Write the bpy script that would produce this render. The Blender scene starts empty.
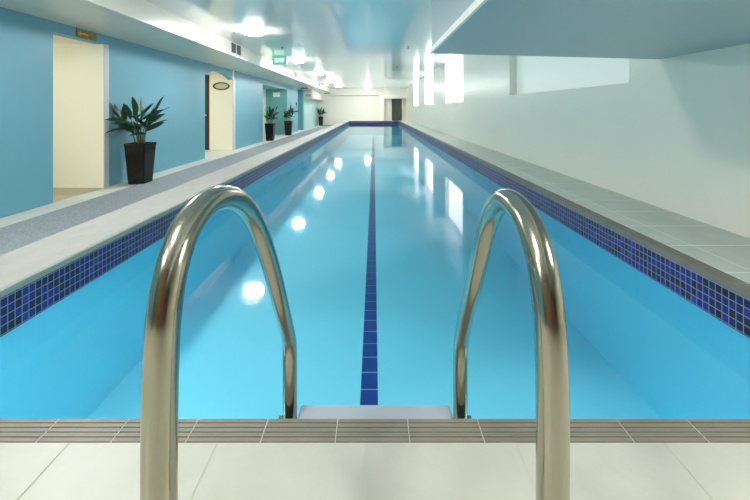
import bpy, bmesh, math, random
from mathutils import Vector, Matrix
SC = bpy.context.scene
COL = SC.collection
PI = math.pi

# ---------------------------------------------------------------- materials
def lin(c):
    return tuple(((v/255)/12.92 if v/255 <= .04045 else ((v/255+.055)/1.055)**2.4) for v in c)

def mat(name, rgb, rough=.5, metal=0., var=0., vscale=6., bump=0., bscale=40., spec=.5, emit=None, estr=0., coat=0., coat_r=.1, stretch=None):
    m = bpy.data.materials.new(name); m.use_nodes = True
    nt = m.node_tree; b = nt.nodes['Principled BSDF']
    c = lin(rgb)
    b.inputs['Base Color'].default_value = (*c, 1)
    b.inputs['Roughness'].default_value = rough
    b.inputs['Metallic'].default_value = metal
    b.inputs['Specular IOR Level'].default_value = spec
    b.inputs['Coat Weight'].default_value = coat
    b.inputs['Coat Roughness'].default_value = coat_r
    tc = nt.nodes.new('ShaderNodeTexCoord'); src = tc.outputs['Object']
    if stretch:
        mp = nt.nodes.new('ShaderNodeMapping'); mp.inputs['Scale'].default_value = stretch
        nt.links.new(src, mp.inputs['Vector']); src = mp.outputs['Vector']
    if var:
        n = nt.nodes.new('ShaderNodeTexNoise'); n.inputs['Scale'].default_value = vscale
        n.inputs['Detail'].default_value = 5
        nt.links.new(src, n.inputs['Vector'])
        r = nt.nodes.new('ShaderNodeValToRGB')
        r.color_ramp.elements[0].position = .3; r.color_ramp.elements[1].position = .7
        r.color_ramp.elements[0].color = (*[max(0, v*(1-var)) for v in c], 1)
        r.color_ramp.elements[1].color = (*[min(1, v*(1+var)) for v in c], 1)
        nt.links.new(n.outputs['Fac'], r.inputs['Fac'])
        nt.links.new(r.outputs['Color'], b.inputs['Base Color'])
    if bump:
        n2 = nt.nodes.new('ShaderNodeTexNoise'); n2.inputs['Scale'].default_value = bscale
        nt.links.new(src, n2.inputs['Vector'])
        bp = nt.nodes.new('ShaderNodeBump'); bp.inputs['Strength'].default_value = bump
        bp.inputs['Distance'].default_value = .01
        nt.links.new(n2.outputs['Fac'], bp.inputs['Height'])
        nt.links.new(bp.outputs['Normal'], b.inputs['Normal'])
    if emit:
        b.inputs['Emission Color'].default_value = (*lin(emit), 1)
        b.inputs['Emission Strength'].default_value = estr
    return m

M = {}
M['wall_blue'] = mat('blue_satin_paint', (106,166,184), .42, var=.02, vscale=1.5, spec=.4)
M['wall_teal'] = mat('teal_paint', (110,178,180), .5)
M['wall_pale'] = mat('pale_teal_paint', (178,212,208), .5)
M['white_satin'] = mat('white_satin_paint', (246,242,228), .28, var=.015, vscale=1.2, bump=.02, bscale=6, spec=.5)
M['ceil'] = mat('gloss_ceiling_paint', (246,245,242), .13, bump=.008, bscale=2, spec=.6, coat=.25, coat_r=.12)
M['soffit'] = mat('soffit_paint', (228,226,212), .3, spec=.5)
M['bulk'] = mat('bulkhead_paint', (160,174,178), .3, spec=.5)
M['cream'] = mat('cream_paint', (250,246,226), .55)
M['cream_end'] = mat('ivory_end_wall_paint', (230,229,218), .5)
M['beige_floor'] = mat('beige_floor_vinyl', (176,166,142), .5, var=.06, vscale=5)
M['frame_grey'] = mat('pale_grey_trim_paint', (196,200,204), .4)
M['carpet'] = mat('blue_grey_carpet', (150,157,160), .95, var=.22, vscale=60, bump=.5, bscale=200, spec=.1)
M['conc'] = mat('pale_concrete', (206,208,200), .7, var=.05, vscale=8, bump=.1, bscale=60)
M['coping'] = mat('white_coping_stone', (166,166,159), .6, var=.05, vscale=9, bump=.1, bscale=80)
M['coping_edge'] = mat('grey_coping_edge', (150,158,148), .5, var=.05, vscale=9)
M['tile'] = mat('pale_stone_tile', (174,176,164), .42, var=.055, vscale=7, bump=.08, bscale=50, spec=.45)
M['tile_r'] = mat('grey_green_stone_tile', (198,203,192), .5, var=.06, vscale=5, bump=.1, bscale=50)
M['grout'] = mat('pale_grout', (176,176,162), .8)
M['grout_r'] = mat('light_grey_grout', (236,238,230), .8)
M['strip'] = mat('olive_grey_grooved_tile', (118,115,102), .5, var=.08, vscale=9)
M['strip_gap'] = mat('dark_groove', (84,82,74), .7)
M['pool'] = mat('cyan_pool_plaster', (134,230,250), .7, var=.02, vscale=1)
M['lane'] = mat('navy_lane_tile', (14,52,140), .4)
M['lane_grout'] = mat('light_lane_grout', (150,205,230), .6)
M['outer'] = mat('grey_render', (170,172,166), .7)
M['dark_door'] = mat('dark_brown_door', (52,44,32), .45, var=.2, vscale=6, stretch=(1,1,.1))
M['dark_door2'] = mat('dark_olive_door', (66,70,58), .4)
M['wood_back'] = mat('warm_brown_wood', (110,62,36), .45, var=.25, vscale=5, stretch=(1,1,.12))
M['wall_back'] = mat('beige_back_wall', (92,84,64), .6)
M['steel'] = mat('polished_steel', (172,167,150), .17, metal=1, bump=.03, bscale=14, stretch=(1,1,.25))
M['tread'] = mat('white_grip_tread', (150,160,168), .5)
M['bolt'] = mat('dull_steel_bolt', (110,120,128), .35, metal=1)
M['pot'] = mat('glossy_black_pot', (10,9,11), .15, spec=.45)
M['soil'] = mat('dark_soil', (46,36,28), .95, var=.3, vscale=60, bump=.6, bscale=80)
M['leaf'] = mat('dark_green_leaf', (24,66,34), .4, var=.35, vscale=14, spec=.5)
M['stem'] = mat('pale_green_stem', (112,120,72), .5, var=.15, vscale=20)
M['lamp_body'] = mat('white_lamp_body', (235,235,230), .3)
M['lamp'] = mat('lit_lamp_diffuser', (250,250,245), .4, emit=(255,251,248), estr=54)
M['pool_fill'] = mat('lit_pool_fill', (250,252,255), .3, emit=(235,250,252), estr=10)  # glow of the added underwater fill lights
M['pane'] = mat('daylit_frosted_pane', (250,250,250), .3, emit=(250,248,250), estr=1.5)
M['pane_dull'] = mat('blank_pane_faint_glow', (232,236,230), .35, emit=(225,235,228), estr=.09)  # blank pane given a faint glow to brighten the recess
M['exit_green'] = mat('backlit_green', (70,150,120), .3, emit=(96,176,146), estr=.28)
M['exit_white'] = mat('backlit_white', (240,255,250), .3, emit=(210,255,235), estr=.8)
M['vent_frame'] = mat('white_vent_frame', (214,216,208), .4)
M['vent_slat'] = mat('grey_vent_slat', (120,122,112), .5)
M['vent_dark'] = mat('vent_hollow', (50,52,48), .8)
M['brass'] = mat('dull_brass', (120,108,52), .45, metal=.6, var=.15, vscale=15)
M['brass_light'] = mat('bright_brass', (196,160,92), .4, metal=.5)
M['bronze'] = mat('dark_bronze', (74,68,40), .3, metal=.7)
M['sign_plate'] = mat('pale_sign_plate', (196,194,160), .4)
M['notice'] = mat('white_notice', (245,248,238), .5)
M['black'] = mat('black_plastic', (22,24,26), .4)
M['duct_dark'] = mat('grey_green_grille', (90,108,100), .5)

def mosaic():
    """blue glass mosaic: 46 x 40 mm cells with pale joints, colour varies cell by cell"""
    m = bpy.data.materials.new('blue_glass_mosaic'); m.use_nodes = True
    nt = m.node_tree; b = nt.nodes['Principled BSDF']; L = nt.links.new
    def math_(op, a, v=None):
        n = nt.nodes.new('ShaderNodeMath'); n.operation = op
        L(a, n.inputs[0])
        if v is not None:
            if isinstance(v, (int, float)): n.inputs[1].default_value = v
            else: L(v, n.inputs[1])
        return n.outputs[0]
    tc = nt.nodes.new('ShaderNodeTexCoord'); sp = nt.nodes.new('ShaderNodeSeparateXYZ')
    L(tc.outputs['Object'], sp.inputs[0])
    h = math_('ADD', sp.outputs['X'], sp.outputs['Y'])
    cu = math_('DIVIDE', math_('ADD', h, 10.), .0345); cv = math_('DIVIDE', math_('ADD', sp.outputs['Z'], 10.), .04)
    fu, fv = math_('FRACT', cu), math_('FRACT', cv)
    def line(f, w): return math_('MULTIPLY', math_('GREATER_THAN', f, w), math_('LESS_THAN', f, 1-w))
    inside = math_('MULTIPLY', line(fu, .055), line(fv, .05))
    cb = nt.nodes.new('ShaderNodeCombineXYZ')
    L(math_('FLOOR', cu), cb.inputs[0]); L(math_('FLOOR', cv), cb.inputs[1])
    wn = nt.nodes.new('ShaderNodeTexWhiteNoise'); wn.noise_dimensions = '2D'; L(cb.outputs[0], wn.inputs['Vector'])
    r = nt.nodes.new('ShaderNodeValToRGB'); r.color_ramp.interpolation = 'CONSTANT'
    e = r.color_ramp.elements
    e[0].position = 0; e[0].color = (*lin((8,8,40)), 1)
    e[1].position = .22; e[1].color = (*lin((14,14,76)), 1)
    for p, c in ((.45, (20,20,104)), (.65, (10,12,60)), (.8, (30,28,118)), (.93, (38,50,128))):
        x = e.new(p); x.color = (*lin(c), 1)
    L(wn.outputs['Value'], r.inputs['Fac'])
    mx = nt.nodes.new('ShaderNodeMix'); mx.data_type = 'RGBA'
    mx.inputs['A'].default_value = (*lin((138,140,168)), 1)
    L(inside, mx.inputs['Factor']); L(r.outputs['Color'], mx.inputs['B'])
    L(mx.outputs['Result'], b.inputs['Base Color'])
    b.inputs['Roughness'].default_value = .38
    bp = nt.nodes.new('ShaderNodeBump'); bp.inputs['Strength'].default_value = .4; bp.inputs['Distance'].default_value = .002
    L(inside, bp.inputs['Height']); L(bp.outputs['Normal'], b.inputs['Normal'])
    return m
M['mosaic'] = mosaic()

def water():
    m = bpy.data.materials.new('pool_water'); m.use_nodes = True
    nt = m.node_tree; L = nt.links.new
    for n in list(nt.nodes): nt.nodes.remove(n)
    out = nt.nodes.new('ShaderNodeOutputMaterial')
    tr = nt.nodes.new('ShaderNodeBsdfTransparent'); tr.inputs[0].default_value = (.95, .995, 1., 1)
    gl = nt.nodes.new('ShaderNodeBsdfGlossy'); gl.inputs['Roughness'].default_value = .05
    fr = nt.nodes.new('ShaderNodeFresnel'); fr.inputs['IOR'].default_value = 1.333
    mx = nt.nodes.new('ShaderNodeMixShader')
    tc = nt.nodes.new('ShaderNodeTexCoord'); no = nt.nodes.new('ShaderNodeTexNoise')
    no.inputs['Scale'].default_value = 1.6; no.inputs['Detail'].default_value = 2
    L(tc.outputs['Object'], no.inputs['Vector'])
    bp = nt.nodes.new('ShaderNodeBump'); bp.inputs['Strength'].default_value = .05; bp.inputs['Distance'].default_value = .02
    L(no.outputs['Fac'], bp.inputs['Height'])
    L(bp.outputs['Normal'], gl.inputs['Normal'])
    L(fr.outputs[0], mx.inputs[0]); L(tr.outputs[0], mx.inputs[1]); L(gl.outputs[0], mx.inputs[2])
    L(mx.outputs[0], out.inputs['Surface'])
    return m
M['water'] = water()

# ---------------------------------------------------------------- mesh helpers
class MB:
    def __init__(s): s.bm = bmesh.new(); s.mi = 0
    def poly(s, pts):
        f = s.bm.faces.new([s.bm.verts.new(p) for p in pts]); f.material_index = s.mi; return f
    def box(s, x0, x1, y0, y1, z0, z1):
        v = [s.bm.verts.new((x, y, z)) for x in (x0, x1) for y in (y0, y1) for z in (z0, z1)]
        for q in ((0,1,3,2), (4,6,7,5), (0,4,5,1), (2,3,7,6), (0,2,6,4), (1,5,7,3)):
            f = s.bm.faces.new([v[i] for i in q]); f.material_index = s.mi
        return s
    def prism(s, prof, axis, a, b):
        """profile of 2D points extruded along 'x','y' or 'z' between a and b"""
        def P(p, t): return {'x': (t, p[0], p[1]), 'y': (p[0], t, p[1]), 'z': (p[0], p[1], t)}[axis]
        A = [s.bm.verts.new(P(p, a)) for p in prof]; B = [s.bm.verts.new(P(p, b)) for p in prof]
        n = len(prof)
        for i in range(n):
            f = s.bm.faces.new([A[i], A[(i+1) % n], B[(i+1) % n], B[i]]); f.material_index = s.mi
        for l in (A[::-1], B):
            f = s.bm.faces.new(l); f.material_index = s.mi
        return s
    def lathe(s, c, prof, n=32, sx=1., sy=1., axis='z'):
        rings = []
        for r, z in prof:
            ring = []
            for i in range(n):
                a = 2*PI*i/n; p = Vector((r*sx*math.cos(a), r*sy*math.sin(a), z))
                if axis == 'y': p = Vector((p.x, p.z, p.y))
                ring.append(s.bm.verts.new(Vector(c)+p))
            rings.append(ring)
        for k in range(len(rings)-1):
            for i in range(n):
                f = s.bm.faces.new([rings[k][i], rings[k][(i+1) % n], rings[k+1][(i+1) % n], rings[k+1][i]]); f.smooth = True; f.material_index = s.mi
        for l in (rings[0][::-1], rings[-1]):
            f = s.bm.faces.new(l); f.material_index = s.mi
        return s
    def tube(s, pts, r, n=16):
        pts = [Vector(p) for p in pts]; up = None; rings = []
        for i, p in enumerate(pts):
            t = (pts[min(i+1, len(pts)-1)]-pts[max(i-1, 0)]).normalized()
            if up is None: up = t.orthogonal().normalized()
            up = (up - t*up.dot(t)).normalized(); sd = t.cross(up)
            rr = r[i] if isinstance(r, (list, tuple)) else r
            rings.append([s.bm.verts.new(p + rr*(math.cos(2*PI*k/n)*up + math.sin(2*PI*k/n)*sd)) for k in range(n)])
        for k in range(len(rings)-1):
            for i in range(n):
                f = s.bm.faces.new([rings[k][i], rings[k][(i+1) % n], rings[k+1][(i+1) % n], rings[k+1][i]]); f.smooth = True; f.material_index = s.mi
        for l in (rings[0][::-1], rings[-1]):
            f = s.bm.faces.new(l); f.material_index = s.mi
        return s
    def build(s, name, mats, parent=None, loc=(0,0,0), bevel=0, kind=None, label=None):
        bmesh.ops.recalc_face_normals(s.bm, faces=s.bm.faces[:])
        me = bpy.data.meshes.new(name); s.bm.to_mesh(me); s.bm.free()
        for m in (mats if isinstance(mats, list) else [mats]): me.materials.append(m)
        o = bpy.data.objects.new(name, me); COL.objects.link(o)
        o.location = loc
        if parent: o.parent = parent
        if bevel:
            b = o.modifiers.new('bevel', 'BEVEL'); b.width = bevel; b.segments = 2; b.limit_method = 'ANGLE'
        if kind: o['kind'] = kind
        if label: o['label'] = label
        return o

def S(name, mb, m, bevel=0, parent=None, label=None):
    return mb.build(name, m, parent, bevel=bevel, kind='structure', label=label)
def tag(o, label, cat, group=None, kind=None):
    o['label'] = label; o['category'] = cat
    if group: o['group'] = group
    if kind: o['kind'] = kind
    return o
def empty(name, loc, label, cat, group=None, rz=0):
    o = bpy.data.objects.new(name, None); COL.objects.link(o); o.location = loc; o.rotation_euler = (0, 0, rz)
    o.empty_display_size = .1
    return tag(o, label, cat, group)
def copy_tree(o, parent=None):
    c = o.copy(); COL.objects.link(c); c.parent = parent
    for ch in list(o.children): copy_tree(ch, c)
    return c

# ---------------------------------------------------------------- key dimensions (metres)
EYE = .8                 # camera above the pool surround
WL = -.2                 # water level
FL = -.4                 # lower walkway beside the raised pool
XW, XR = -4.1, 2.32      # left and right walls
PX = 1.65                # half width of the pool
Y0, Y1 = .971, 25.15     # pool ends
YE = 27.4                # far wall
CZ = 2.3                 # ceiling
YB = -2.6                # wall behind the camera

# ---------------------------------------------------------------- floors
S('floor', MB().box(-6.8, -2.03, YB, YE+.2, FL-.12, FL).box(-2.03, 2.6, Y1+.35, YE+.2, FL-.12, FL), M['conc'])
S('floor_carpet', MB().box(-3.73, -2.045, YB, YE, FL, FL+.012), M['carpet'])
S('floor_corridor', MB().box(-6.6, XW, 4.0, 5.70, FL, FL+.004), M['beige_floor'])

# near deck: large stone tiles, 0.355 m, joints at x = -0.02 + k*0.355
d = MB(); d.box(-2.03, XR, YB, .9005, FL, -.0012); S('deck_base', d, M['grout'])
t = MB(); k0 = -6
for k in range(-6, 8):
    x0, x1 = -.018+k*.355+.003, -.018+(k+1)*.355-.003
    x0, x1 = max(x0, -2.03), min(x1, XR)
    if x1 - x0 < .02: continue
    y = .8985
    while y > YB+.02:
        t.box(x0, x1, max(y-.349, YB), y, -.0035, 0); y -= .355
S('floor_tiles', t, M['tile'])

# grooved edge tiles: a row across the near end and a row along the right side
def strips(mb, along, fix0, a0, a1, step, phase, depth=.069):
    n0 = math.floor((a0-phase)/step)
    a = phase+n0*step
    while a < a1:
        s, e = max(a+.0018, a0), min(a+step-.0018, a1)
        if e-s > .01:
            w = depth/5
            for i in range(5):
                p0, p1 = fix0+i*w+.0016, fix0+(i+1)*w-.0016
                if along == 'x': mb.box(s, e, p0, p1, -.004, 0)
                else: mb.box(p0, p1, s, e, -.004, 0)
        a += step
b = MB()
b.mi = 1; b.box(-2.03, XR, .9006, Y0-.001, -.05, -.0035)
b.box(PX+.001, PX+.069, Y0, Y1+.3, -.04, -.0035)
b.mi = 2                                       # pale joints between the tiles
p = -.0935-12*.18
while p < XR:
    if p > -2.03: b.box(p-.001, p+.001, .9012, Y0-.0015, -.0036, -.0006)
    p += .18
p = 1.0
while p < Y1:
    b.box(PX+.002, PX+.0685, p-.0018, p+.0018, -.0036, -.0006); p += .18
b.mi = 0
strips(b, 'x', .901, -2.03, XR, .18, -.0935)
strips(b, 'y', PX, Y0, Y1+.25, .18, 1.0)
S('grooved_edge_tiles', b, [M['strip'], M['strip_gap'], M['grout']])

# right deck
d = MB(); d.box(PX+.07, XR, Y0, YE-1.4, FL, -.0008); S('right_deck_base', d, M['grout_r'])
t = MB(); y = 1.10
while y < 26:
    t.box(PX+.072, 1.860, max(y-.355, Y0), min(y, 26), -.0035, 0)
    t.box(1.868, XR, max(y-.352, Y0), min(y, 26), -.0035, 0)
    y += .365
S('right_deck_tiles', t, M['tile_r'])

# left coping on top of the raised pool wall
b = MB(); b.box(-2.045, -PX-.012, Y0, Y1+.3, -.036, 0); S('coping_left', b, M['coping'], bevel=.006)
b = MB(); b.box(-PX-.012, -PX+.004, Y0, Y1, -.036, -.001); S('coping_edge_left', b, M['coping_edge'], bevel=.005)
b = MB(); b.box(-2.03, -PX-.1, Y0, Y1+.25, FL, -.037); S('pool_wall_left', b, M['outer'])
b = MB(); b.box(-2.03, XR, Y1, Y1+.35, FL, -.037)
b.box(-2.03, XR, Y1+.0, Y1+.35, -.036, 0); S('coping_far', b, M['coping'], bevel=.006)

# basin
BZ = -.98
b = MB()
b.box(-PX-.1, -PX, Y0-.06, Y1+.06, BZ, -.04); b.box(PX, PX+.068, Y0-.06, Y1+.06, BZ, -.04)
b.box(-PX-.1, PX+.068, Y0-.06, Y0-.001, BZ, -.05); b.box(-PX, PX, Y1, Y1+.06, BZ, -.04)
b.box(-PX-.1, PX+.1, Y0-.06, Y1+.06, BZ-.1, BZ)
basin = S('pool_basin', b, M['pool'])
b = MB()
b.box(-PX-.002, -PX+.004, Y0, Y1, -.206, -.037); b.box(PX-.004, PX+.001, Y0, Y1, -.206, -.005)
b.box(-PX, PX, Y1-.005, Y1+.001, -.206, -.005)
b.build('waterline_mosaic', M['mosaic'], basin, label='band of dark blue glass mosaic along the waterline')
b = MB(); b.mi = 1; b.box(-.085, .025, 1.6, Y1-.4, BZ, BZ+.003); b.mi = 0
y = 1.604
while y < Y1-.5:
    b.box(-.083, .023, y, y+.146, BZ+.002, BZ+.005); y += .155
b.build('lane_line', [M['lane'], M['lane_grout']], basin, label='navy tiled lane line down the pool floor')
# lip of the right edge tiles
S('coping_edge_right', MB().box(PX-.006, PX+.001, Y0, Y1, -.036, -.0005), M['strip'])

w = MB(); w.poly([(-PX, Y0, WL), (PX, Y0, WL), (PX, Y1, WL), (-PX, Y1, WL)])
wo = w.build('pool_water', M['water']); tag(wo, 'still bright blue water filling the long lap pool', 'water', kind='stuff')

# ---------------------------------------------------------------- left wall
T = .15
b = MB()
def seg(y0, y1, z0=FL, z1=1.96): b.box(XW-T, XW, y0, y1, z0, z1)
seg(YB, 4.79); seg(4.79, 5.70, 1.785); seg(5.79, 9.10); seg(5.70, 5.79, 1.785)
# arched lintel over the second opening
arc = [(9.10, 1.96), (10.9, 1.96)]
N = 14
arc += [(10.9 - 1.8*i/N, 1.645 + .145*math.sin(PI*(i/N))**.8 if 0 < i < N else 1.645) for i in range(N+1)]
b.prism(arc, 'x', XW-T, XW)
seg(11.05, 13.8); seg(13.8, 17.67, 1.71); seg(17.67, 20.2); seg(21.65, 21.98)
S('wall_left', b, M['wall_blue'])
b = MB(); b.box(XW-T, XW, 21.98, YE, FL, 1.96); S('wall_left_far', b, M['wall_pale'])
# first corridor
b = MB(); b.box(-6.6, XW-.001, 5.69, 5.78, FL, 1.92); b.box(-6.7, -6.6, 3.4, 5.78, FL, 1.92); b.box(-6.6, XW-T, 3.3, 3.4, FL, 1.92)
S('wall_corridor', b, M['cream'])
S('ceiling_corridor', MB().box(-6.6, XW-T, 3.4, 5.70, 1.79, 1.9), M['cream'])
b = MB(); b.box(XW-.0005, XW+.012, 5.686, 5.785, FL, 1.785); S('trim_1', b, M['frame_grey'])
# second corridor
b = MB(); b.box(-4.78, XW-.001, 10.89, 11.0, FL, 1.92); b.box(-6.0, -5.9, 8.4, 11.1, FL, 1.92); b.box(-5.9, XW-T, 8.3, 8.4, FL, 1.92)
S('wall_lobby', b, M['cream'])
S('ceiling_lobby', MB().box(-5.9, XW-T, 8.4, 11.1, 1.80, 1.9), M['cream'])
b = MB(); b.box(XW-.0005, XW+.012, 10.886, 11.06, FL, 1.66); S('trim_2', b, M['frame_grey'])
dd = S('door_1', MB().box(-5.9, -4.78, 11.0, 11.05, FL, 1.8), M['dark_door'])
MB().lathe((0,0,0), [(.012,0),(.012,-.05),(.025,-.05),(.025,-.075)], 12, axis='y').build('door_handle', M['steel'], dd, loc=(-4.9, 11.0, .62))
# third recess
S('wall_recess', MB().box(-5.09, XW-.001, 17.66, 17.75, FL, 1.92), M['wall_teal'])
b = MB(); b.box(-5.2, -5.09, 13.7, 17.75, FL, 1.92); b.box(-5.09, XW-T, 13.7, 13.8, FL, 1.92); S('wall_recess_back', b, M['cream'])
S('ceiling_recess', MB().box(-5.09, XW-T, 13.8, 17.67, 1.72, 1.85), M['wall_teal'])
# fourth recess
b = MB(); b.box(-4.7, XW-.001, 21.64, 21.75, FL, 1.96); b.box(-4.8, -4.7, 20.1, 21.75, FL, 1.96); b.box(-4.7, XW-T, 20.1, 20.2, FL, 1.96)
S('wall_niche', b, M['wall_blue'])

# soffit and fascia
b = MB(); b.prism([(XW-.8, 1.90), (XW, 1.923), (-3.15, 1.99), (-3.15, CZ+.001), (XW-.8, CZ+.001)], 'y', YB, YE)
S('ceiling_bulkhead_left', b, M['soffit'])
# low duct box at the far end
b = MB(); b.box(XW, -3.64, 22.0, YE, 1.42, 1.97); S('ceiling_duct_box', b, M['soffit'])

# ceiling, far wall, back wall
S('ceiling', MB().box(-5.0, 2.6, YB, YE+.1, CZ, CZ+.1), M['ceil'])
b = MB(); b.box(-6.8, 2.6, YE, YE+.1, FL, CZ); S('wall_far', b, M['cream_end'])
S('beam_far', MB().box(-3.15, .73, 27.1, YE, 1.81, CZ), M['cream_end'])
S('pilaster_far', MB().box(.36, .73, 27.1, YE, FL, 1.81), M['white_satin'])
S('bulkhead_far', MB().box(.73, XR, 26.6, YE, 1.55, CZ), M['white_satin'])
S('trim_3', MB().box(2.02, 2.14, 27.34, YE, .85, 1.55), M['white_satin'])
b = MB(); b.box(1.345, 1.985, 27.36, YE, FL, 1.50); d2 = S('door_2', b, M['dark_door2'])
b = MB(); b.box(1.30, 1.345, 27.34, YE, FL, 1.53); b.box(1.985, 2.02, 27.34, YE, FL, 1.53); b.box(1.345, 1.985, 27.34, YE, 1.50, 1.53)
b.build('door_frame', M['black'], d2)
S('wall_back', MB().box(-6.8, 2.6, YB-.1, YB, FL, CZ), M['wall_back'])
b = MB(); b.box(-.9, .0, YB, YB+.04, 0, 1.75); b.box(.02, .92, YB, YB+.04, 0, 1.75); d3 = S('door_3', b, M['wood_back'])

# right wall with window recesses
wins = [(3.41, 6.42, 1.032), (9.80, 12.20, .985), (14.75, 17.10, .985), (19.55, 22.0, .985)]
b = MB(); y = YB
WT = 2.28
for (a, c, s) in wins:
    b.box(XR, XR+.12, y, a, FL, CZ); b.box(XR, XR+.12, a, c, FL, s); b.box(XR, XR+.12, a, c, WT, CZ); y = c
b.box(XR, XR+.12, y, YE, FL, CZ)
b.box(XR+.15, XR+.28, YB, YE, FL, CZ)
S('wall_right', b, M['white_satin'])
for i, (a, c, s) in enumerate(wins):
    fr = MB(); f = .03
    fr.box(XR+.12, XR+.15, a, c, s-.03, s); fr.box(XR+.10, XR+.15, a, a+f, s, WT); fr.box(XR+.10, XR+.15, c-f, c, s, WT)
    fr.box(XR+.10, XR+.15, a+f, c-f, s, s+f*.6); fr.box(XR+.10, XR+.15, a+f, c-f, WT-f, WT)
    wo = S('window_%d' % (i+1), fr, M['white_satin'])
    MB().box(XR+.118, XR+.135, a+f, c-f, s+f*.6, WT-f).build('window_pane', M['pane_dull'] if i == 0 else M['pane'], wo,
        label='blank white pane with a faint added glow' if i == 0 else 'daylit frosted pane')

# near bulkhead over the right of the pool
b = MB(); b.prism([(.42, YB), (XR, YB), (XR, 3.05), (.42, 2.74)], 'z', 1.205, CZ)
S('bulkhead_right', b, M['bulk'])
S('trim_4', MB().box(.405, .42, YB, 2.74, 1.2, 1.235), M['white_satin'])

# ---------------------------------------------------------------- ceiling lights
def lamp_proto(loc, label, group):
    e = empty('ceiling_light', loc, label, 'ceiling light', group)
    MB().lathe((0,0,0), [(.185,0),(.192,-.004),(.192,-.02),(.182,-.024)], 40).build('housing', M['lamp_body'], e)
    MB().lathe((0,0,0), [(.176,-.022),(.178,-.075),(.163,-.088),(.10,-.096),(.03,-.098)], 40).build('diffuser', M['lamp'], e)
    return e
G = None
lp = lamp_proto((-2.28, 7.1, CZ), 'nearest round ceiling light in view, right of the double vent grille', 'round ceiling lights of the pool hall')
rest = [(-2.28, 11.3, 'round ceiling light just behind the green exit sign, second from the camera'),
        (-2.28, 15.5, 'third round ceiling light from the camera in the row above the walkway'),
        (-2.28, 19.7, 'fourth round ceiling light from the camera in the row above the walkway'),
        (-2.28, 23.9, 'farthest round ceiling light of the row above the walkway'),
        (-.42, 25.4, 'lone round ceiling light over the far end of the pool lane line'),
        (-2.28, 2.9, 'round ceiling light added out of view over the walkway beside the camera'),  # row carried on past the view, added to brighten the hall
        (-2.28, -1.3, 'round ceiling light added out of view behind the camera'),
        (-.9, -.3, 'round fill light added out of view above the ladder')]  # unseen fill light added for the near end
fill_lamps = [(-4.95, 4.25, 1.79, .5, 'small added fill light hidden inside the nearest corridor'),  # added unseen lamp, brightens the cream corridor wall
         (-5.0, 9.1, 1.80, .5, 'small added fill light hidden inside the arched corridor'),  # same kind of added fill for the arched corridor
         (1.25, .2, 1.205, .62, 'small added fill light out of view under the low bulkhead')]  # added unseen lamp that lifts the right wall and deck
for x, y, lb in rest:
    c = copy_tree(lp); c.location = (x, y, CZ); c['label'] = lb
for x, y, z, k, lb in fill_lamps:
    c = copy_tree(lp); c.location = (x, y, z); c.scale = (k, k, k); c['label'] = lb

# unseen underwater lights added in the near end wall to brighten the pool
for x, lb in ((-.95, 'left added underwater fill light in the near end wall of the pool, below the edge'), (.95, 'right added underwater fill light in the near end wall of the pool, below the edge')):
    e = empty('pool_fill_light', (x, Y0, -.58), lb, 'fill light', 'added underwater fill lights in the near end wall')
    MB().lathe((0,0,0), [(.13,0),(.13,.012),(.10,.02)], 32, axis='y').build('bezel', M['steel'], e)
    MB().lathe((0,0,0), [(.098,.02),(.095,.026),(.05,.034),(.01,.036)], 32, axis='y').build('lens', M['pool_fill'], e)

# ---------------------------------------------------------------- exit sign
e = empty('exit_sign', (-2.68, 10.67, 2.19), 'backlit green exit sign hanging from ceiling between the first two lights', 'exit sign')
MB().box(-.205, .205, -.03, .03, -.125, .11).build('sign_box', M['exit_green'], e, bevel=.004)
MB().box(-.015, .015, -.01, .01, .11, .1).build('bracket', M['lamp_body'], e)
def text_mesh(name, body, size, m, parent, loc, rot=(PI/2,0,0), sx=1):
    cu = bpy.data.curves.new(name, 'FONT'); cu.body = body; cu.size = size; cu.extrude = .002
    cu.align_x = 'CENTER'; cu.align_y = 'CENTER'
    o = bpy.data.objects.new(name+'_tmp', cu); COL.objects.link(o)
    dg = bpy.context.evaluated_depsgraph_get(); dg.update()
    me = bpy.data.meshes.new_from_object(o.evaluated_get(dg)); me.name = name
    bpy.data.objects.remove(o)
    me.materials.clear(); me.materials.append(m)
    r = bpy.data.objects.new(name, me); COL.objects.link(r); r.parent = parent; r.location = loc; r.rotation_euler = rot; r.scale = (sx,1,1)
    return r
text_mesh('lettering', 'EXIT', .17, M['exit_white'], e, (0, -.033, -.01), sx=.8)

# ---------------------------------------------------------------- vents on the fascia
def vent(y, w, h, label):
    e = empty('vent_grille', (-3.15, y, 2.165), label, 'vent', 'vent grilles along the white fascia')
    f = MB(); x0, x1 = 0, .012
    f.box(x0, x1, -w/2, w/2, h/2-.015, h/2); f.box(x0, x1, -w/2, w/2, -h/2, -h/2+.015)
    for c in (-w/2, -.02, w/2-.015): f.box(x0, x1, c, c+(.04 if c == -.02 else .015), -h/2+.015, h/2-.015)
    f.build('grille_frame', M['vent_frame'], e)
    MB().box(.0005, .002, -w/2+.01, w/2-.01, -h/2+.01, h/2-.01).build('backing', M['vent_dark'], e)
    s = MB(); n = 8
    for i in range(n):
        z = -h/2+.02+(h-.04)*i/(n-1)
        for (a, b_) in ((-w/2+.015, -.02), (.02, w/2-.015)): s.box(.002, .009, a, b_, z-.006, z+.006)
    s.build('slats', M['vent_slat'], e)
    return e
vent(8.56, .62, .245, 'nearest double grey vent grille on the white fascia above the blue wall')
vent(15.1, .62, .2, 'second vent grille along the white fascia, above the paired plants')
vent(21.6, .62, .2, 'farthest vent grille on the white fascia near the low duct box')

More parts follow.
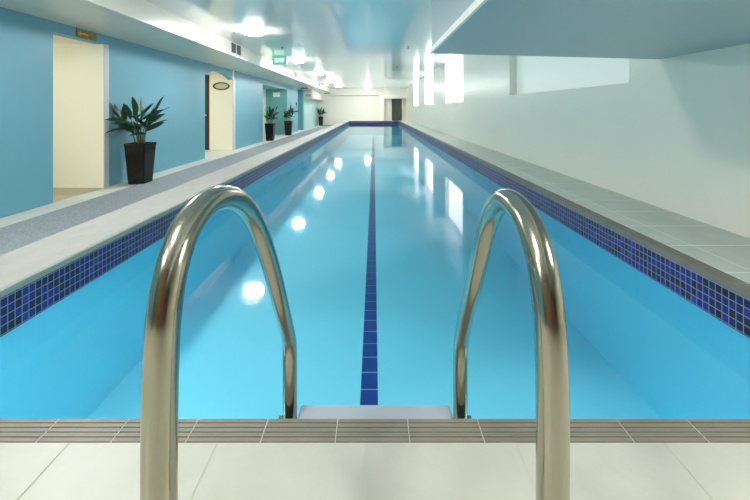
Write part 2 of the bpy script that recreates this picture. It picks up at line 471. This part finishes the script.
# brass plaque over first opening
e = empty('wall_plaque', (XW, 5.34, 1.853), 'small dull brass plaque on blue wall above the nearest opening', 'plaque')
MB().box(0, .012, -.185, .185, -.055, .055).build('plate', M['brass'], e, bevel=.003)
MB().box(.012, .016, -.15, .02, -.012, .012).prism([(-.165, 0), (-.12, .035), (-.12, -.035)], 'x', .012, .016).build('arrow', M['brass_light'], e)
# oval sign on second corridor wall
e = empty('oval_sign', (-4.43, 10.9, 1.463), 'oval bronze rimmed sign on cream wall inside the arched opening', 'sign')
b = MB(); n = 40; o_, i_ = [], []
for k in range(n):
    a = 2*PI*k/n
    o_.append((.245*math.cos(a), .118*math.sin(a))); i_.append((.195*math.cos(a), .08*math.sin(a)))
vs = []
for (ring, yy) in ((o_, 0), (o_, -.03), (i_, -.03), (i_, -.004)):
    vs.append([b.bm.verts.new((p[0], yy, p[1])) for p in ring])
for q in range(4):
    A, B = vs[q], vs[(q+1) % 4]
    for k in range(n): b.bm.faces.new([A[k], A[(k+1) % n], B[(k+1) % n], B[k]])
b.build('rim', M['bronze'], e)
MB().lathe((0,0,0), [(1,-.002),(1,-.012)], 40, sx=.196, sy=.081, axis='y').build('plate', M['sign_plate'], e)
# white notice on the teal recess wall
o = MB().box(-.165, .165, -.012, 0, -.105, .105).build('notice_board', M['notice'], loc=(-4.59, 17.67, 1.475), bevel=.002)
tag(o, 'white rectangular notice on the teal recess wall above the paired plants', 'notice')
# small black thing on wall, hanging black panel, grille on the duct box
e = empty('door_buzzer', (XW, 19.75, 1.06), 'small black wall unit on pale blue wall behind the paired plants', 'wall unit')
MB().box(0, .035, -.06, .06, -.085, .085).build('body', M['black'], e, bevel=.006)
MB().lathe((0,0,0), [(.02,0),(.02,.012)], 16).build('button', M['bolt'], e).matrix_local = Matrix.Translation((.035,0,-.02)) @ Matrix.Rotation(PI/2, 4, 'Y')
e = empty('hanging_panel', (-3.55, 19.2, 1.94), 'thin black panel hung under the soffit beyond the paired plants', 'panel')
MB().box(-.17, .17, -.12, .12, -.10, -.055).build('panel', M['black'], e, bevel=.004)
for x in (-.1, .085): MB().box(x, x+.015, -.01, .01, -.055, .015).build('hanger', M['bolt'], e)
e = empty('duct_grille', (-3.87, 22.0, 1.60), 'grey grille on the front of the low duct box', 'grille')
b = MB(); b.box(-.15, .15, -.012, 0, -.06, -.05); b.box(-.15, .15, -.012, 0, .05, .06); b.box(-.15, -.14, -.012, 0, -.05, .05); b.box(.14, .15, -.012, 0, -.05, .05)
b.build('grille_frame', M['vent_slat'], e)
b = MB()
for i in range(6): b.box(-.14, .14, -.008, -.001, -.045+i*.017, -.036+i*.017)
b.build('slats', M['duct_dark'], e)

# sprinklers
def sprinkler(x, y, lb):
    e = empty('ceiling_sprinkler', (x, y, CZ), lb, 'sprinkler', 'sprinkler heads on the ceiling')
    MB().lathe((0,0,0), [(.03,0),(.03,-.006),(.012,-.008),(.012,-.03)], 16).build('rose', M['bolt'], e)
    MB().lathe((0,0,0), [(.008,-.03),(.008,-.045),(.024,-.047),(.024,-.051)], 16).build('deflector', M['black'], e)
sprinkler(.82, 9.0, 'small dark sprinkler head on the ceiling over the pool, nearer one')
sprinkler(.80, 13.2, 'small dark sprinkler head on the ceiling over the pool, farther one')
sprinkler(-2.23, 9.1, 'small dark sprinkler head on the ceiling just above the exit sign')

# ---------------------------------------------------------------- planters
def leaf_blade(mb, base, dirv, length, width, droop, twist):
    d = Vector(dirv).normalized(); side = d.cross(Vector((0,0,1)))
    if side.length < .05: side = Vector((1,0,0))
    side.normalize(); nrm = side.cross(d)
    side = (side*math.cos(twist)+nrm*math.sin(twist)).normalized()
    n = 7; p = Vector(base); rows = []
    for i in range(n+1):
        t = i/n
        w = width*.5*(math.sin(PI*min(1, t*.93+.04))**.85)*(1-.25*t) if i < n else .0012
        nn = side.cross(d)
        rows.append([mb.bm.verts.new(p-side*w+nn*w*.28), mb.bm.verts.new(p), mb.bm.verts.new(p+side*w+nn*w*.28)])
        p = p + d*(length/n)
        d = (d + Vector((0,0,-droop/n))).normalized()
    for i in range(n):
        for j in range(2):
            f = mb.bm.faces.new([rows[i][j], rows[i][j+1], rows[i+1][j+1], rows[i+1][j]]); f.smooth = True

def planter(loc, label, group, seed, spread=1., specs=None, rz=0, hs=1.15):
    e = empty('potted_plant', loc, label, 'potted plant', group, rz)
    H = .655; a0, a1 = .127, .168
    b = MB(); rings = []
    def ring(a, z, r=.018):
        pts = []
        for cx, cy, st in ((1,1,0), (-1,1,1), (-1,-1,2), (1,-1,3)):
            for k in range(4):
                an = st*PI/2 + k*PI/6
                pts.append(b.bm.verts.new((cx*(a-r)+r*math.cos(an), cy*(a-r)+r*math.sin(an), z)))
        return pts
    for a, z in ((a0-.01, 0), (a0, .01), (a1-.004, H-.05), (a1, H-.045), (a1+.002, H-.005), (a1-.002, H), (a1-.018, H), (a1-.022, H-.06)): rings.append(ring(a, z))
    for k in range(len(rings)-1):
        for i in range(16): b.bm.faces.new([rings[k][i], rings[k][(i+1) % 16], rings[k+1][(i+1) % 16], rings[k+1][i]])
    b.bm.faces.new(rings[0][::-1])
    b.build('pot', M['pot'], e)
    b = MB(); b.box(-a1+.022, a1-.022, -a1+.022, a1-.022, H-.06, H-.035); b.build('soil', M['soil'], e)
    rnd = random.Random(seed)
    st, lf = MB(), MB()
    ns = 7
    for s in range(ns):
        an = 2*PI*s/ns+rnd.uniform(-.4, .4)
        bx, by = .07*math.cos(an), .07*math.sin(an)
        lean = rnd.uniform(.1, .3)*spread; h = rnd.uniform(.26, .46)*hs
        pts = [(bx+lean*h*t*t*1.4*math.cos(an), by+lean*h*t*t*1.4*math.sin(an), H-.04+h*t) for t in (0, .25, .5, .75, 1)]
        st.tube(pts, [.013, .012, .010, .009, .006], 8)
        top = Vector(pts[-1])
        nl = rnd.randint(5, 7)
        for k in range(nl):
            t = .45+.55*k/(nl-1)
            base = Vector(pts[0]).lerp(top, t)
            la = an + rnd.uniform(-2.0, 2.0) if k < nl-1 else an
            el = rnd.uniform(.2, 1.15) if k < nl-1 else 1.1
            L_ = rnd.uniform(.22, .33)*hs
            dv = (math.cos(la)*math.cos(el)*spread, math.sin(la)*math.cos(el)*spread, math.sin(el))
            leaf_blade(lf, base, dv, L_, rnd.uniform(.075, .115), rnd.uniform(.1, .6), rnd.uniform(-.9, .9))
    for (bs, dv, L_, w, dr, tw) in (specs or []):
        st.tube([(bs[0]*.4, bs[1]*.4, H-.04), (bs[0]*.7, bs[1]*.7, (H+bs[2])/2), bs], [.012, .010, .006], 8)
        leaf_blade(lf, bs, dv, L_, w, dr, tw)
    xm = XW + .03 - loc[0]
    for q in (st, lf):
        for v in q.bm.verts: v.co.x = max(v.co.x, xm + .12*math.tanh((v.co.x-xm)/.12)) if v.co.x > xm else xm + .012*math.tanh((v.co.x-xm)*3)
        for v in q.bm.verts: v.co.x = max(v.co.x, xm-.015)
    st.build('stems', M['stem'], e)
    lf.build('foliage', M['leaf'], e)
    return e
specs = [((-.05,-.05,.86), (-.5,-.8,.2), .46, .11, .7, .3), ((-.06,-.04,.93), (-.55,-.7,.4), .42, .10, .5, -.2), ((-.02,-.04,.84), (.5,-.8,.3), .3, .10, .6, .2), ((.06,0,.9), (.45,.1,.9), .36, .085, .1, .8),
         ((.10,0,.85), (.35,-.1,.95), .40, .08, .1, 1.0), ((-.05,.0,.98), (-.25,0,.95), .26, .08, .1, .9), ((0,.02,.95), (.1,.1,1), .27, .08, .1, .7)]
planter((-3.78, 6.07, FL), 'large leafy plant in tapered square black pot beside the nearest opening', 'potted plants along the walkway', 4, 1.05, specs)
planter((-3.93, 14.2, FL), 'leafy plant in black pot at the recess, nearer of the pair', 'potted plants along the walkway', 11, .85, None)
planter((-3.90, 17.1, FL), 'leafy plant in black pot at the recess, farther of the pair', 'potted plants along the walkway', 23, 1.0, [((.05,0,.85),(.8,-.2,.1),.35,.09,.5,.2)])
planter((-3.80, 26.85, FL), 'distant leafy plant in black pot at the far end of walkway', 'potted plants along the walkway', 31, .9, None)

# ---------------------------------------------------------------- pool ladder
def smooth(pts, per=8):
    P = [Vector(p) for p in pts]; P = [P[0]*2-P[1]] + P + [P[-1]*2-P[-2]]; out = []
    for i in range(1, len(P)-2):
        for k in range(per):
            t = k/per
            a, b_, c, d_ = P[i-1], P[i], P[i+1], P[i+2]
            out.append(.5*((2*b_)+(c-a)*t+(2*a-5*b_+4*c-d_)*t*t+(3*b_-a-3*c+d_)*t**3))
    out.append(P[-2]); return out
e = empty('pool_ladder', (0, .72, 0), 'polished steel pool ladder with two tall arched grab rails at the near end', 'pool ladder')
prof_l = [(.430,0),(.430,.15),(.430,.30),(.430,.42),(.4335,.51),(.441,.567),(.459,.614),(.492,.648),(.548,.664),(.617,.655),(.683,.625),(.745,.574),(.800,.508),(.862,.418),(.93,.303),(.985,.21),(1.004,.165),(1.009,.10),(1.009,-.1),(1.009,-.4),(1.009,-.8)]
prof_r = [(.460,0),(.460,.15),(.460,.30),(.460,.42),(.463,.49),(.471,.546),(.491,.596),(.527,.632),(.578,.648),(.637,.646),(.694,.618),(.745,.570),(.793,.500),(.862,.395),(.93,.298),(.982,.213),(1.002,.165),(1.009,.10),(1.009,-.1),(1.009,-.4),(1.009,-.8)]
for side, prof, xf, yf, xb in (('left', prof_l, -.246, .430, -.2262), ('right', prof_r, .2190, .460, .2325)):
    pts = [(xf+(xb-xf)*(y-yf)/(1.009-yf), y-.72, z) for y, z in prof]
    r = MB().tube(smooth(pts, 8), .019, 28).build('grab_rail', M['steel'], e)
    MB().lathe((0,0,0), [(.045,.001),(.045,.008),(.03,.018),(.0195,.022)], 28).build('floor_flange', M['steel'], r, loc=(xf, yf-.72, 0))
for z in (-.03, -.28, -.53):
    tr = MB()
    tr.box(-.2065, .213, .985-.72, 1.055-.72, z-.025, z)
    o = tr.build('tread', M['tread'], e, bevel=.006)
    for x in (-.252, .258):
        MB().tube([(x-.006, 1.02-.72, z-.012), (x+.006, 1.02-.72, z-.012)], .007, 10).build('bolt', M['bolt'], o)

# ---------------------------------------------------------------- camera, world, view
cam = bpy.data.cameras.new('camera'); co = bpy.data.objects.new('camera', cam); COL.objects.link(co)
co.location = (0, 0, EYE); co.rotation_euler = (PI/2, 0, 0)
cam.lens = 18; cam.sensor_width = 36; cam.shift_y = -141/750; cam.shift_x = 1/750; cam.clip_start = .02
SC.camera = co
W = bpy.data.worlds.new('world'); SC.world = W; W.use_nodes = True
W.node_tree.nodes['Background'].inputs[0].default_value = (.6, .7, .8, 1); W.node_tree.nodes['Background'].inputs[1].default_value = .2
SC.view_settings.view_transform = 'Standard'; SC.view_settings.look = 'None'
SC.view_settings.exposure = 1.45; SC.view_settings.gamma = 1; SC.view_settings.use_curve_mapping = False
cy = SC.cycles
cy.use_denoising = True
try: cy.denoiser = 'OPENIMAGEDENOISE'
except Exception: pass
cy.max_bounces = 14; cy.diffuse_bounces = 8; cy.glossy_bounces = 6; cy.transparent_max_bounces = 12
cy.sample_clamp_indirect = 6; cy.use_light_tree = True
